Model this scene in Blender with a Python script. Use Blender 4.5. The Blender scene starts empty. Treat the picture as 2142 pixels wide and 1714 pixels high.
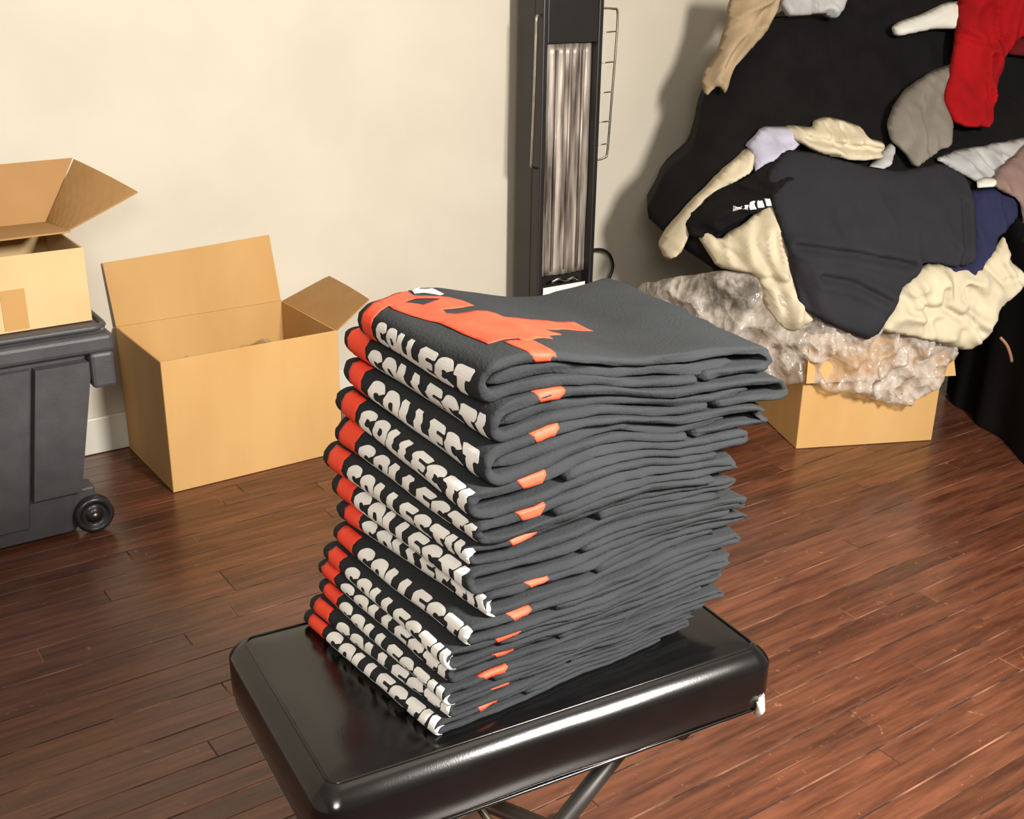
import bpy, bmesh, math, random
from mathutils import Vector, Matrix, noise
from mathutils.geometry import delaunay_2d_cdt

random.seed(7)
scene = bpy.context.scene
col = scene.collection
PI = math.pi

# ------------------------------------------------------------------ camera
cam_d = bpy.data.cameras.new('camera')
cam = bpy.data.objects.new('camera', cam_d)
col.objects.link(cam)
scene.camera = cam
cam_d.sensor_width = 36.0
cam_d.lens = 2400 / 2142 * 36.0
cam_d.clip_start = 0.02
pitch, roll, yaw = math.radians(21.4), math.radians(.9), math.radians(34.8)
Fv = Vector((math.sin(yaw)*math.cos(pitch), math.cos(yaw)*math.cos(pitch), -math.sin(pitch)))
R0 = Vector((math.cos(yaw), -math.sin(yaw), 0))
U0 = R0.cross(Fv)
Rv = R0*math.cos(roll) + U0*math.sin(roll)
Uv = -R0*math.sin(roll) + U0*math.cos(roll)
cam.matrix_world = Matrix(((Rv.x, Uv.x, -Fv.x, 0), (Rv.y, Uv.y, -Fv.y, 0), (Rv.z, Uv.z, -Fv.z, 1.3), (0, 0, 0, 1)))

# ------------------------------------------------------------------ light and exposure
w = bpy.data.worlds.new('world')
scene.world = w
w.use_nodes = True
w.node_tree.nodes['Background'].inputs[0].default_value = (1.0, .93, .84, 1)
w.node_tree.nodes['Background'].inputs[1].default_value = .05
vs = scene.view_settings
vs.view_transform = 'Standard'
vs.look = 'None'
vs.gamma = 1
vs.use_curve_mapping = False
vs.exposure = 0.76


def area(name, loc, target, size, power, color):
    d = bpy.data.lights.new(name, 'AREA')
    d.shape = 'DISK'
    d.size = size
    d.energy = power
    d.color = color
    o = bpy.data.objects.new(name, d)
    col.objects.link(o)
    o.location = loc
    o.rotation_euler = (Vector(target)-Vector(loc)).to_track_quat('-Z', 'Y').to_euler()
    return o


area('room_lamp', (1.42, -.38, 1.75), (1.1, 2.0, .5), .42, 92, (1.0, .94, .85))
area('left_fill', (-.7, -1.2, 2.2), (.9, 2.4, .4), .9, 32, (1.0, .955, .89))  # added fill light to brighten the left side and lettering, not a known lamp


# ------------------------------------------------------------------ helpers
def lin(*c):
    return tuple(((v/255)/12.92 if v/255 <= .04045 else ((v/255+.055)/1.055)**2.4) for v in c)


def link(o, parent=None):
    col.objects.link(o)
    if parent is not None:
        o.parent = parent
    return o


def mesh_obj(name, verts, faces, m, parent=None, smooth=True):
    me = bpy.data.meshes.new(name)
    me.from_pydata([tuple(v) for v in verts], [], faces)
    me.validate()
    if m:
        me.materials.append(m)
    if smooth:
        me.polygons.foreach_set('use_smooth', [True]*len(me.polygons))
    return link(bpy.data.objects.new(name, me), parent)


def bm_obj(name, bm, m, parent=None, smooth=False):
    me = bpy.data.meshes.new(name)
    bm.to_mesh(me)
    bm.free()
    me.materials.append(m)
    if smooth:
        me.polygons.foreach_set('use_smooth', [True]*len(me.polygons))
    return link(bpy.data.objects.new(name, me), parent)


def thing(name, label, cat, loc=(0, 0, 0), rz=0, group=None):
    o = bpy.data.objects.new(name, None)
    o.empty_display_size = .05
    col.objects.link(o)
    o.location = loc
    o.rotation_euler = (0, 0, rz)
    return tag(o, label, cat, group)


def tag(o, label, cat, group=None):
    o['label'] = label
    o['category'] = cat
    if group:
        o['group'] = group
    return o


def struct(o):
    o['kind'] = 'structure'
    return o


def box_bm(x0, x1, y0, y1, z0, z1, bevel=0, seg=2, bm=None):
    b = bmesh.new()
    vs_ = [b.verts.new(p) for p in ((x0, y0, z0), (x1, y0, z0), (x1, y1, z0), (x0, y1, z0), (x0, y0, z1), (x1, y0, z1), (x1, y1, z1), (x0, y1, z1))]
    for f in ((0, 3, 2, 1), (4, 5, 6, 7), (0, 1, 5, 4), (1, 2, 6, 5), (2, 3, 7, 6), (3, 0, 4, 7)):
        b.faces.new([vs_[i] for i in f])
    if bevel:
        bmesh.ops.bevel(b, geom=b.edges[:], offset=bevel, segments=seg, affect='EDGES', profile=.5)
    return b


def panel(name, quad, th, m, parent, inward=None, bend=0.0, n=6):
    """A cardboard panel: four corners, real thickness th along its normal, optional bow."""
    a, b, c, d = [Vector(p) for p in quad]
    nrm = (b-a).cross(d-a).normalized()
    vs_, fs = [], []
    for side in (0, 1):
        for i in range(n+1):
            for j in range(n+1):
                u, v = i/n, j/n
                p = (a*(1-u)+b*u)*(1-v) + (d*(1-u)+c*u)*v
                p = p + nrm*(th*side + bend*math.sin(PI*u)*v)
                vs_.append(p)
    k = (n+1)*(n+1)
    idx = lambda s, i, j: s*k + i*(n+1) + j
    for i in range(n):
        for j in range(n):
            fs.append((idx(0, i, j), idx(0, i, j+1), idx(0, i+1, j+1), idx(0, i+1, j)))
            fs.append((idx(1, i, j), idx(1, i+1, j), idx(1, i+1, j+1), idx(1, i, j+1)))
    for i in range(n):
        fs.append((idx(0, i, 0), idx(0, i+1, 0), idx(1, i+1, 0), idx(1, i, 0)))
        fs.append((idx(0, i, n), idx(1, i, n), idx(1, i+1, n), idx(0, i+1, n)))
        fs.append((idx(0, 0, i), idx(1, 0, i), idx(1, 0, i+1), idx(0, 0, i+1)))
        fs.append((idx(0, n, i), idx(0, n, i+1), idx(1, n, i+1), idx(1, n, i)))
    return mesh_obj(name, vs_, fs, m, parent, smooth=False)


def tube_geo(pts, r, seg=8, closed=False):
    pts = [Vector(p) for p in pts]
    n = len(pts)
    vs_, fs = [], []
    prev = None
    for i, p in enumerate(pts):
        if closed:
            t = (pts[(i+1) % n]-pts[i-1]).normalized()
        else:
            t = (pts[min(i+1, n-1)]-pts[max(i-1, 0)]).normalized()
        if prev is None:
            ref = Vector((0, 0, 1)) if abs(t.z) < .9 else Vector((1, 0, 0))
            nx = t.cross(ref).normalized()
        else:
            nx = (prev - t*prev.dot(t)).normalized()
        prev = nx
        ny = t.cross(nx)
        for k in range(seg):
            a = 2*PI*k/seg
            vs_.append(p + (nx*math.cos(a)+ny*math.sin(a))*r)
    for i in range(n if closed else n-1):
        for k in range(seg):
            i2 = (i+1) % n
            fs.append((i*seg+k, i*seg+(k+1) % seg, i2*seg+(k+1) % seg, i2*seg+k))
    if not closed:
        fs.append(tuple(range(seg-1, -1, -1)))
        fs.append(tuple((n-1)*seg+k for k in range(seg)))
    return vs_, fs


def tube(name, pts, r, m, parent=None, seg=8, closed=False):
    v, f = tube_geo(pts, r, seg, closed)
    return mesh_obj(name, v, f, m, parent)


def smooth_path(pts, n=6):
    pts = [Vector(p) for p in pts]
    out = []
    for i in range(len(pts)-1):
        p0, p1, p2, p3 = pts[max(i-1, 0)], pts[i], pts[i+1], pts[min(i+2, len(pts)-1)]
        for k in range(n):
            t = k/n
            out.append(.5*((2*p1)+(p2-p0)*t+(2*p0-5*p1+4*p2-p3)*t*t+(3*p1-p0-3*p2+p3)*t**3))
    out.append(pts[-1])
    return out


def chaikin(poly, it=2):
    for _ in range(it):
        o = []
        for i in range(len(poly)):
            (x0, y0), (x1, y1) = poly[i], poly[(i+1) % len(poly)]
            o += [(x0*.86+x1*.14, y0*.86+y1*.14), (x0*.14+x1*.86, y0*.14+y1*.86)]
        poly = o
    return poly


def densify(poly, step):
    o = []
    for i in range(len(poly)):
        (x0, y0), (x1, y1) = poly[i], poly[(i+1) % len(poly)]
        n = max(1, int(math.hypot(x1-x0, y1-y0)/step))
        for k in range(n):
            o.append((x0+(x1-x0)*k/n, y0+(y1-y0)*k/n))
    return o


def inside(p, poly):
    x, y = p
    c = False
    j = len(poly)-1
    for i in range(len(poly)):
        xi, yi = poly[i]
        xj, yj = poly[j]
        if (yi > y) != (yj > y) and x < (xj-xi)*(y-yi)/(yj-yi)+xi:
            c = not c
        j = i
    return c


def seg_dist(p, a, b):
    dx, dy = b[0]-a[0], b[1]-a[1]
    l2 = dx*dx+dy*dy
    t = 0 if l2 == 0 else max(0, min(1, ((p[0]-a[0])*dx+(p[1]-a[1])*dy)/l2))
    return math.hypot(p[0]-a[0]-t*dx, p[1]-a[1]-t*dy)


def poly_mesh(poly, step, holes=()):
    """Triangulate a 2D outline with evenly spread inner points. Returns points, faces, boundary flags."""
    b = densify(poly, step)
    pts = list(b)
    edges = [(i, (i+1) % len(b)) for i in range(len(b))]
    for h in holes:
        hb = densify(h, step)
        k = len(pts)
        pts += hb
        edges += [(k+i, k+(i+1) % len(hb)) for i in range(len(hb))]
    xs, ys = [p[0] for p in poly], [p[1] for p in poly]
    y = min(ys)
    row = 0
    while y < max(ys):
        x = min(xs) + (step/2 if row % 2 else 0)
        while x < max(xs):
            if inside((x, y), poly) and not any(inside((x, y), h) for h in holes):
                if min(seg_dist((x, y), b[i], b[(i+1) % len(b)]) for i in range(len(b))) > step*.45:
                    pts.append((x, y))
            x += step
        y += step*.87
        row += 1
    r = delaunay_2d_cdt([Vector(p) for p in pts], edges, [], 1, 1e-6)
    v2, faces = [tuple(v) for v in r[0]], [tuple(f) for f in r[2]]
    if holes:
        faces = [f for f in faces if not any(inside((sum(v2[i][0] for i in f)/3, sum(v2[i][1] for i in f)/3), h) for h in holes)]
    return v2, faces, b


# ------------------------------------------------------------------ materials
def new_mat(name):
    m = bpy.data.materials.new(name)
    m.use_nodes = True
    nt = m.node_tree
    return m, nt, nt.nodes['Principled BSDF']


def N(nt, t, **kw):
    n = nt.nodes.new(t)
    for k, v in kw.items():
        if k in n.inputs:
            n.inputs[k].default_value = v
        else:
            setattr(n, k, v)
    return n


def mat(name, c1, c2=None, rough=.8, scale=12, bump=0.0, bscale=None, stretch=(1, 1, 1), metal=0, spec=.5, detail=4, contrast=(.35, .65), coords='Object', sheen=0):
    m, nt, p = new_mat(name)
    p.inputs['Roughness'].default_value = rough
    p.inputs['Metallic'].default_value = metal
    p.inputs['Specular IOR Level'].default_value = spec
    if sheen:
        p.inputs['Sheen Weight'].default_value = sheen
    c2 = c2 or tuple(v*.85 for v in c1)
    tc = N(nt, 'ShaderNodeTexCoord')
    mp = N(nt, 'ShaderNodeMapping')
    mp.inputs['Scale'].default_value = stretch
    nt.links.new(tc.outputs[coords], mp.inputs[0])
    nz = N(nt, 'ShaderNodeTexNoise', Scale=scale, Detail=detail)
    nt.links.new(mp.outputs[0], nz.inputs['Vector'])
    cr = N(nt, 'ShaderNodeValToRGB')
    cr.color_ramp.elements[0].position, cr.color_ramp.elements[1].position = contrast
    cr.color_ramp.elements[0].color = (*c2, 1)
    cr.color_ramp.elements[1].color = (*c1, 1)
    nt.links.new(nz.outputs[0], cr.inputs[0])
    nt.links.new(cr.outputs[0], p.inputs['Base Color'])
    if bump:
        n2 = N(nt, 'ShaderNodeTexNoise', Scale=bscale or scale*6, Detail=3)
        nt.links.new(mp.outputs[0], n2.inputs['Vector'])
        bp = N(nt, 'ShaderNodeBump', Strength=bump, Distance=.004)
        nt.links.new(n2.outputs[0], bp.inputs['Height'])
        nt.links.new(bp.outputs[0], p.inputs['Normal'])
    return m


def fabric(name, rgb, var=.8, bump=.25, rough=.9):
    c = lin(*rgb)
    return mat(name, c, tuple(v*var for v in c), rough=rough, scale=9, bump=bump, bscale=260, spec=.2, sheen=.0)


M = {}
M['wall'] = mat('painted_wall', lin(202, 196, 182), lin(196, 189, 175), rough=.75, scale=3, bump=.08, bscale=60, spec=.3)
M['trim'] = mat('painted_trim', lin(214, 212, 202), lin(208, 205, 194), rough=.45, scale=5, bump=.05, bscale=40)
M['ceiling'] = mat('ceiling_paint', lin(225, 220, 208), rough=.9, scale=4)
M['card'] = mat('cardboard', lin(197, 158, 104), lin(188, 148, 94), rough=.75, scale=6, bump=.06, bscale=90, stretch=(1, 1, .3), spec=.25)
M['card_pale'] = mat('pale_cardboard', lin(206, 178, 134), lin(197, 168, 122), rough=.75, scale=5, bump=.06, bscale=90, spec=.25)
M['card_dull'] = mat('dull_cardboard', lin(166, 130, 86), lin(156, 120, 76), rough=.8, scale=5, bump=.06, bscale=90, spec=.2)
M['tape'] = mat('packing_tape', lin(186, 146, 92), lin(178, 138, 84), rough=.35, scale=5)
M['bin'] = mat('black_plastic', lin(70, 70, 74), lin(62, 62, 66), rough=.5, scale=20, bump=.15, bscale=300)
M['bin_gloss'] = mat('black_wheel_plastic', lin(38, 38, 42), lin(30, 30, 33), rough=.3, scale=12)
M['vinyl'] = mat('black_vinyl', lin(15, 15, 16), lin(11, 11, 12), rough=.165, scale=14, bump=.02, bscale=420, spec=.55)
M['steel_dark'] = mat('dark_steel', lin(70, 68, 66), lin(58, 56, 54), rough=.4, scale=10, metal=.6)
M['rubber'] = mat('black_rubber', lin(22, 22, 22), rough=.8, scale=10)
M['foam'] = mat('white_foam', lin(225, 222, 212), lin(200, 196, 186), rough=.9, scale=60, bump=.4, bscale=200)
M['heater_black'] = mat('black_enamel', lin(34, 32, 33), lin(26, 25, 26), rough=.45, scale=8)
M['chrome'] = mat('chrome_wire', lin(200, 196, 186), lin(170, 166, 156), rough=.25, scale=20, metal=1)
M['reflector'] = mat('streaked_reflector', lin(190, 180, 170), lin(78, 69, 63), rough=.42, scale=7, bump=.25, bscale=20, stretch=(6, 6, .55), metal=.35, contrast=(.34, .66))
M['paper'] = mat('white_paper', lin(238, 238, 236), lin(228, 228, 226), rough=.7, scale=10)
M['cord'] = mat('black_cord', lin(30, 32, 30), rough=.5, scale=10)
M['shirt'] = fabric('charcoal_cotton', (46, 49, 52), .8, .3)
M['ink_red'] = mat('red_ink', lin(246, 84, 58), lin(240, 74, 50), rough=.6, scale=30, bump=.1, bscale=200, spec=.3)
M['ink_white'] = mat('white_ink', lin(245, 245, 243), lin(236, 236, 234), rough=.6, scale=30, spec=.3)
M['f_black'] = fabric('black_cloth', (14, 13, 15), .6)
M['f_tee'] = fabric('washed_black_cloth', (40, 40, 46), .85)
M['f_navy'] = fabric('navy_cloth', (40, 42, 72), .8)
M['f_cream'] = fabric('cream_cloth', (196, 186, 162), .85)
M['f_tan'] = fabric('tan_cloth', (168, 148, 120), .8)
M['f_grey'] = fabric('grey_cloth', (124, 118, 110), .85)
M['f_pale'] = fabric('pale_grey_cloth', (176, 176, 178), .75)
M['f_lav'] = fabric('lavender_grey_cloth', (176, 176, 196), .85)
M['f_white'] = fabric('white_cloth', (205, 205, 198), .85)
M['f_red'] = fabric('red_cloth', (150, 8, 16), .75)
M['f_darkred'] = fabric('dark_red_cloth', (96, 16, 20), .8)
M['f_mauve'] = fabric('mauve_cloth', (134, 112, 106), .8)
M['f_dark'] = fabric('dark_drape_cloth', (14, 12, 13), .8)
M['stick'] = mat('brown_string', lin(150, 112, 82), rough=.8, scale=30)


def floor_mat():
    m, nt, p = new_mat('worn_red_brown_boards')
    tc = N(nt, 'ShaderNodeTexCoord')
    oi = N(nt, 'ShaderNodeObjectInfo')
    geo = N(nt, 'ShaderNodeNewGeometry')
    mp = N(nt, 'ShaderNodeMapping')
    mp.inputs['Scale'].default_value = (1.6, 16, 1)
    nt.links.new(geo.outputs['Position'], mp.inputs[0])
    ad = N(nt, 'ShaderNodeVectorMath', operation='ADD')
    sc = N(nt, 'ShaderNodeMath', operation='MULTIPLY')
    sc.inputs[1].default_value = 37
    nt.links.new(oi.outputs['Random'], sc.inputs[0])
    nt.links.new(mp.outputs[0], ad.inputs[0])
    nt.links.new(sc.outputs[0], ad.inputs[1])
    grain = N(nt, 'ShaderNodeTexNoise', Scale=3.0, Detail=8, Roughness=.62)
    nt.links.new(ad.outputs[0], grain.inputs['Vector'])
    big = N(nt, 'ShaderNodeTexNoise', Scale=2.2, Detail=4)
    nt.links.new(geo.outputs['Position'], big.inputs['Vector'])
    r1 = N(nt, 'ShaderNodeValToRGB')
    e = r1.color_ramp.elements
    e[0].position, e[0].color = .32, (*lin(62, 33, 23), 1)
    e[1].position, e[1].color = .70, (*lin(110, 67, 47), 1)
    nt.links.new(grain.outputs[0], r1.inputs[0])
    # each board a little lighter or darker
    hv = N(nt, 'ShaderNodeMapRange')
    hv.inputs[3].default_value = .78
    hv.inputs[4].default_value = 1.2
    nt.links.new(oi.outputs['Random'], hv.inputs[0])
    mul = N(nt, 'ShaderNodeMix', data_type='RGBA', blend_type='MULTIPLY')
    mul.inputs[0].default_value = 1
    nt.links.new(r1.outputs[0], mul.inputs[6])
    nt.links.new(hv.outputs[0], mul.inputs[7])
    # worn pale patches and thin scratches
    vor = N(nt, 'ShaderNodeTexVoronoi', feature='DISTANCE_TO_EDGE', Scale=3.4)
    dis = N(nt, 'ShaderNodeTexNoise', Scale=7, Detail=3)
    nt.links.new(geo.outputs['Position'], dis.inputs['Vector'])
    md = N(nt, 'ShaderNodeMix', data_type='RGBA', blend_type='ADD')
    md.inputs[0].default_value = .35
    nt.links.new(geo.outputs['Position'], md.inputs[6])
    nt.links.new(dis.outputs[1], md.inputs[7])
    nt.links.new(md.outputs[2], vor.inputs['Vector'])
    sr = N(nt, 'ShaderNodeMapRange')
    sr.inputs[1].default_value = .0
    sr.inputs[2].default_value = .02
    sr.inputs[3].default_value = 1
    sr.inputs[4].default_value = 0
    nt.links.new(vor.outputs['Distance'], sr.inputs[0])
    pn = N(nt, 'ShaderNodeTexNoise', Scale=34, Detail=6, Roughness=.7)
    nt.links.new(geo.outputs['Position'], pn.inputs['Vector'])
    pr = N(nt, 'ShaderNodeMapRange')
    pr.inputs[1].default_value = .58
    pr.inputs[2].default_value = .74
    nt.links.new(pn.outputs[0], pr.inputs[0])
    scr = N(nt, 'ShaderNodeMath', operation='MULTIPLY')
    nt.links.new(sr.outputs[0], scr.inputs[0])
    nt.links.new(pr.outputs[0], scr.inputs[1])
    fl = N(nt, 'ShaderNodeTexNoise', Scale=55, Detail=5, Roughness=.75)
    nt.links.new(geo.outputs['Position'], fl.inputs['Vector'])
    fr = N(nt, 'ShaderNodeMapRange')
    fr.inputs[1].default_value = .62
    fr.inputs[2].default_value = .80
    fr.inputs[4].default_value = .55
    nt.links.new(fl.outputs[0], fr.inputs[0])
    mx = N(nt, 'ShaderNodeMath', operation='MAXIMUM')
    nt.links.new(scr.outputs[0], mx.inputs[0])
    nt.links.new(fr.outputs[0], mx.inputs[1])
    wear = N(nt, 'ShaderNodeMix', data_type='RGBA')
    nt.links.new(mx.outputs[0], wear.inputs[0])
    nt.links.new(mul.outputs[2], wear.inputs[6])
    wear.inputs[7].default_value = (*lin(178, 128, 96), 1)
    nt.links.new(wear.outputs[2], p.inputs['Base Color'])
    rr = N(nt, 'ShaderNodeMapRange')
    rr.inputs[3].default_value = .17
    rr.inputs[4].default_value = .36
    nt.links.new(big.outputs[0], rr.inputs[0])
    nt.links.new(rr.outputs[0], p.inputs['Roughness'])
    p.inputs['Specular IOR Level'].default_value = .55
    bp = N(nt, 'ShaderNodeBump', Strength=.18, Distance=.002)
    nt.links.new(grain.outputs[0], bp.inputs['Height'])
    nt.links.new(bp.outputs[0], p.inputs['Normal'])
    return m


M['floor'] = floor_mat()
M['seam'] = mat('dusty_floor_seam', lin(150, 106, 82), lin(44, 24, 17), rough=.8, scale=7, contrast=(.46, .66), detail=7)


def bag_mat():
    m, nt, p = new_mat('clear_crinkled_plastic')
    out = nt.nodes['Material Output']
    p.inputs['Base Color'].default_value = (*lin(215, 208, 200), 1)
    p.inputs['Roughness'].default_value = .12
    p.inputs['Specular IOR Level'].default_value = 1.0
    tr = N(nt, 'ShaderNodeBsdfTransparent')
    tr.inputs[0].default_value = (.95, .93, .90, 1)
    tc = N(nt, 'ShaderNodeTexCoord')
    nz = N(nt, 'ShaderNodeTexNoise', Scale=8, Detail=2)
    nt.links.new(tc.outputs['Object'], nz.inputs['Vector'])
    ad = N(nt, 'ShaderNodeMix', data_type='RGBA', blend_type='ADD')
    ad.inputs[0].default_value = .12
    nt.links.new(tc.outputs['Object'], ad.inputs[6])
    nt.links.new(nz.outputs[1], ad.inputs[7])
    vo = N(nt, 'ShaderNodeTexVoronoi', feature='F1', Scale=21)
    nt.links.new(ad.outputs[2], vo.inputs['Vector'])
    bp = N(nt, 'ShaderNodeBump', Strength=.6, Distance=.02)
    nt.links.new(vo.outputs['Distance'], bp.inputs['Height'])
    nt.links.new(bp.outputs[0], p.inputs['Normal'])
    n2 = N(nt, 'ShaderNodeTexNoise', Scale=11, Detail=5, Roughness=.65)
    nt.links.new(tc.outputs['Object'], n2.inputs['Vector'])
    mr = N(nt, 'ShaderNodeMapRange')
    mr.inputs[1].default_value = .40
    mr.inputs[2].default_value = .64
    mr.inputs[3].default_value = .12
    mr.inputs[4].default_value = .58
    nt.links.new(n2.outputs[0], mr.inputs[0])
    mx = N(nt, 'ShaderNodeMixShader')
    nt.links.new(mr.outputs[0], mx.inputs[0])
    nt.links.new(tr.outputs[0], mx.inputs[1])
    nt.links.new(p.outputs[0], mx.inputs[2])
    nt.links.new(mx.outputs[0], out.inputs[0])
    return m


M['bag'] = bag_mat()

# ------------------------------------------------------------------ the room
WY = 3.075                                   # the pale wall
X0, X1, Y0 = -2.2, 4.6, -2.4
struct(bm_obj('wall_back', box_bm(X0, X1, WY, WY+.1, 0, 2.5), M['wall']))
struct(bm_obj('wall_left', box_bm(X0-.1, X0, Y0, WY+.1, 0, 2.5), M['wall']))
struct(bm_obj('wall_right', box_bm(X1, X1+.1, Y0, WY+.1, 0, 2.5), M['wall']))
struct(bm_obj('wall_front', box_bm(X0-.1, X1+.1, Y0-.1, Y0, 0, 2.5), M['wall']))
struct(bm_obj('ceiling', box_bm(X0-.1, X1+.1, Y0-.1, WY+.1, 2.5, 2.6), M['ceiling']))
bb = box_bm(X0, X1, WY-.014, WY, .001, .106, .004, 2)
struct(bm_obj('baseboard_back', bb, M['trim']))

floor = struct(bm_obj('floor', box_bm(X0-.1, X1+.1, Y0-.1, WY+.1, -.06, -.0010), M['seam']))
BW = .05175                                   # board width; every other joint has opened up
lens_ = (1.35, 1.05, .85, 1.6)
pl_mesh = []
for lo, hi in ((.0004, .0017), (.0017, .0004)):
    for L in lens_:
        b = box_bm(0, L-.0022, lo, BW-hi, -.012, 0, .0006, 1)
        me = bpy.data.meshes.new('floorboard')
        b.to_mesh(me)
        b.free()
        me.materials.append(M['floor'])
        pl_mesh.append(me)
rest = bmesh.new()
row = 0
y = 1.062+.1035*19.5-BW
while y > Y0:
    x = X0 - random.uniform(0, 1.2)
    ylo, yhi = y + (.0004 if row % 2 == 0 else .0016), y+BW-(.0016 if row % 2 == 0 else .0004)
    while x < X1:
        k = random.randrange(4)
        L = lens_[k]
        if y > .60 and x+L > -.15 and x < 3.4:
            o = bpy.data.objects.new('floorboard', pl_mesh[k + 4*(row % 2)])
            link(o, floor)
            o.location = (x, y, random.uniform(-.0005, .0001))
        else:
            xa, xb = max(x, X0), min(x+L-.002, X1)
            if xb > xa:
                vs_ = [rest.verts.new(p) for p in ((xa, ylo, 0), (xb, ylo, 0), (xb, yhi, 0), (xa, yhi, 0), (xa, ylo, -.012), (xb, ylo, -.012), (xb, yhi, -.012), (xa, yhi, -.012))]
                for f in ((0, 1, 2, 3), (0, 4, 5, 1), (1, 5, 6, 2), (2, 6, 7, 3), (3, 7, 4, 0)):
                    rest.faces.new([vs_[q] for q in f])
        x += L
    y -= BW
    row += 1
ro = bm_obj('floorboards_beyond', rest, M['floor'], floor)
ro['kind'] = 'stuff'

# ------------------------------------------------------------------ padded bench
BX, BY, BA, BL, BWID, BZ = .377, .876, math.radians(-5.8), .608, .354, .5
bench = thing('padded_bench', 'black vinyl padded bench with crossed metal legs carrying the stack of shirts', 'bench', (BX, BY, 0), BA)


def rrect(x0, x1, y0, y1, r, n=7):
    o = []
    for cx, cy, a0 in ((x1-r, y1-r, 0), (x0+r, y1-r, 90), (x0+r, y0+r, 180), (x1-r, y0+r, 270)):
        for k in range(n+1):
            a = math.radians(a0+90*k/n)
            o.append((cx+r*math.cos(a), cy+r*math.sin(a)))
    return o


loops = [(.05, .5005)] + [(.021*(1-math.sin(k*PI/20)**1.45), .479+.021*math.cos(k*PI/20)**1.45) for k in range(11)] + [(0, .445), (.001, .428), (.004, .420), (.012, .416), (.03, .415)]
vs_, fs = [], []
n = 0
for ins, z in loops:
    lp = rrect(ins, BL-ins, ins, BWID-ins, max(.030-ins*.8, .010))
    lp2 = []
    for i, p in enumerate(lp):                  # more points along the straight sides
        q = lp[(i+1) % len(lp)]
        lp2.append(p)
        d = math.hypot(q[0]-p[0], q[1]-p[1])
        if d > .1:
            for k in range(1, 12):
                lp2.append((p[0]+(q[0]-p[0])*k/12, p[1]+(q[1]-p[1])*k/12))
    n = len(lp2)
    for px, py in lp2:
        wob = .0012*noise.noise((px*9, py*9, z*14)) if z < .498 else 0
        vs_.append((px, py+wob, z+wob))
for l in range(len(loops)-1):
    for i in range(n):
        j = (i+1) % n
        fs.append((l*n+i, (l+1)*n+i, (l+1)*n+j, l*n+j))
fs.append(tuple(range(n)))
fs.append(tuple((len(loops)-1)*n+i for i in range(n-1, -1, -1)))
cushion = mesh_obj('cushion', vs_, fs, M['vinyl'], bench)
tube('seam_piping', [(x, y, .4995) for x, y in rrect(.0215, BL-.0215, .0215, BWID-.0215, .014)], .0022, M['vinyl'], cushion, 6, True)
tube('lower_piping', [(x, y, .419) for x, y in rrect(.004, BL-.004, .004, BWID-.004, .034)], .0022, M['vinyl'], cushion, 6, True)
bm_obj('base_board', box_bm(.03, BL-.03, .03, BWID-.03, .400, .4155, .003), M['steel_dark'], bench)
vs_, fs = [], []
for k in range(5):                              # torn corner with stuffing showing
    c = Vector((BL-.028+.005*k*.6, .001+.012*k*.3, .424+.004*k))
    v, f = tube_geo([c+Vector((0, -.002, -.010)), c+Vector((.002, -.005, 0)), c+Vector((.001, -.002, .010))], .0055-.0006*k, 7)
    fs += [tuple(i+len(vs_) for i in q) for q in f]
    vs_ += v
mesh_obj('torn_stuffing', vs_, fs, M['foam'], cushion)['label'] = 'white stuffing poking from a torn corner'
for wy in (.085, BWID-.085):
    tube('leg', [(.11, wy, .395), (BL/2, wy-.012, .20), (BL-.09, wy-.012, .022)], .0125, M['steel_dark'], bench, 10)
    tube('leg', [(BL-.11, wy+.016, .395), (BL/2, wy+.016, .20), (.09, wy+.016, .022)], .0125, M['steel_dark'], bench, 10)
for lx in (.09, BL-.09):
    ft = tube('foot_bar', [(lx, .02, .0135), (lx, BWID-.02, .0135)], .0125, M['steel_dark'], bench, 10)
    for fy in (.02, BWID-.02):
        tube('rubber_cap', [(lx, fy-.014, .0145), (lx, fy+.014, .0145)], .0145, M['rubber'], ft, 10)
for lx in (.11, BL-.11):
    tube('top_bar', [(lx, .04, .388), (lx, BWID-.04, .388)], .0125, M['steel_dark'], bench, 10)
tube('pivot_bolt', [(BL/2, .055, .2), (BL/2, BWID-.05, .2)], .006, M['chrome'], bench, 8)

# ------------------------------------------------------------------ folded shirts
# from the top down: x of the fold at the near corner, x at the far corner, right end, thickness
SH = [
    (.596, .575, 1.030, .045), (.611, .588, 1.056, .042), (.599, .581, 1.022, .039), (.578, .570, .992, .038),
    (.587, .567, .978, .037), (.582, .556, .974, .033), (.578, .560, .992, .031), (.596, .560, 1.006, .031),
    (.567, .552, .990, .028), (.547, .541, .976, .025), (.552, .535, .964, .023), (.541, .529, .956, .021),
    (.546, .516, .930, .020), (.531, .509, .916, .019)]
ORD = ['topmost', 'second', 'third', 'fourth', 'fifth', 'sixth', 'seventh', 'eighth', 'ninth', 'tenth', 'eleventh', 'third from the bottom', 'second from the bottom', 'lowest']
SW = .295
TOP_RED = [(-0.003, 0.271), (0.027, 0.282), (0.089, 0.290), (0.078, 0.259), (0.094, 0.241), (0.115, 0.229), (0.12, 0.208), (0.116, 0.179), (0.095, 0.172), (0.065, 0.174), (0.061, 0.159), (0.07, 0.152), (0.119, 0.156), (0.123, 0.145), (0.122, 0.129), (0.189, 0.152), (0.254, 0.163), (0.248, 0.119), (0.188, 0.108), (0.151, 0.091), (0.165, 0.08), (0.16, 0.073), (0.13, 0.059), (0.123, 0.044), (0.077, 0.035), (0.076, 0.044), (0.037, 0.043), (0.035, 0.087), (0.036, 0.137), (0.025, 0.187), (0.018, 0.227), (0.023, 0.258), (0.005, 0.252)]
TOP_HOLE = [(0.048, 0.243), (0.069, 0.243), (0.093, 0.218), (0.056, 0.207)]
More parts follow.
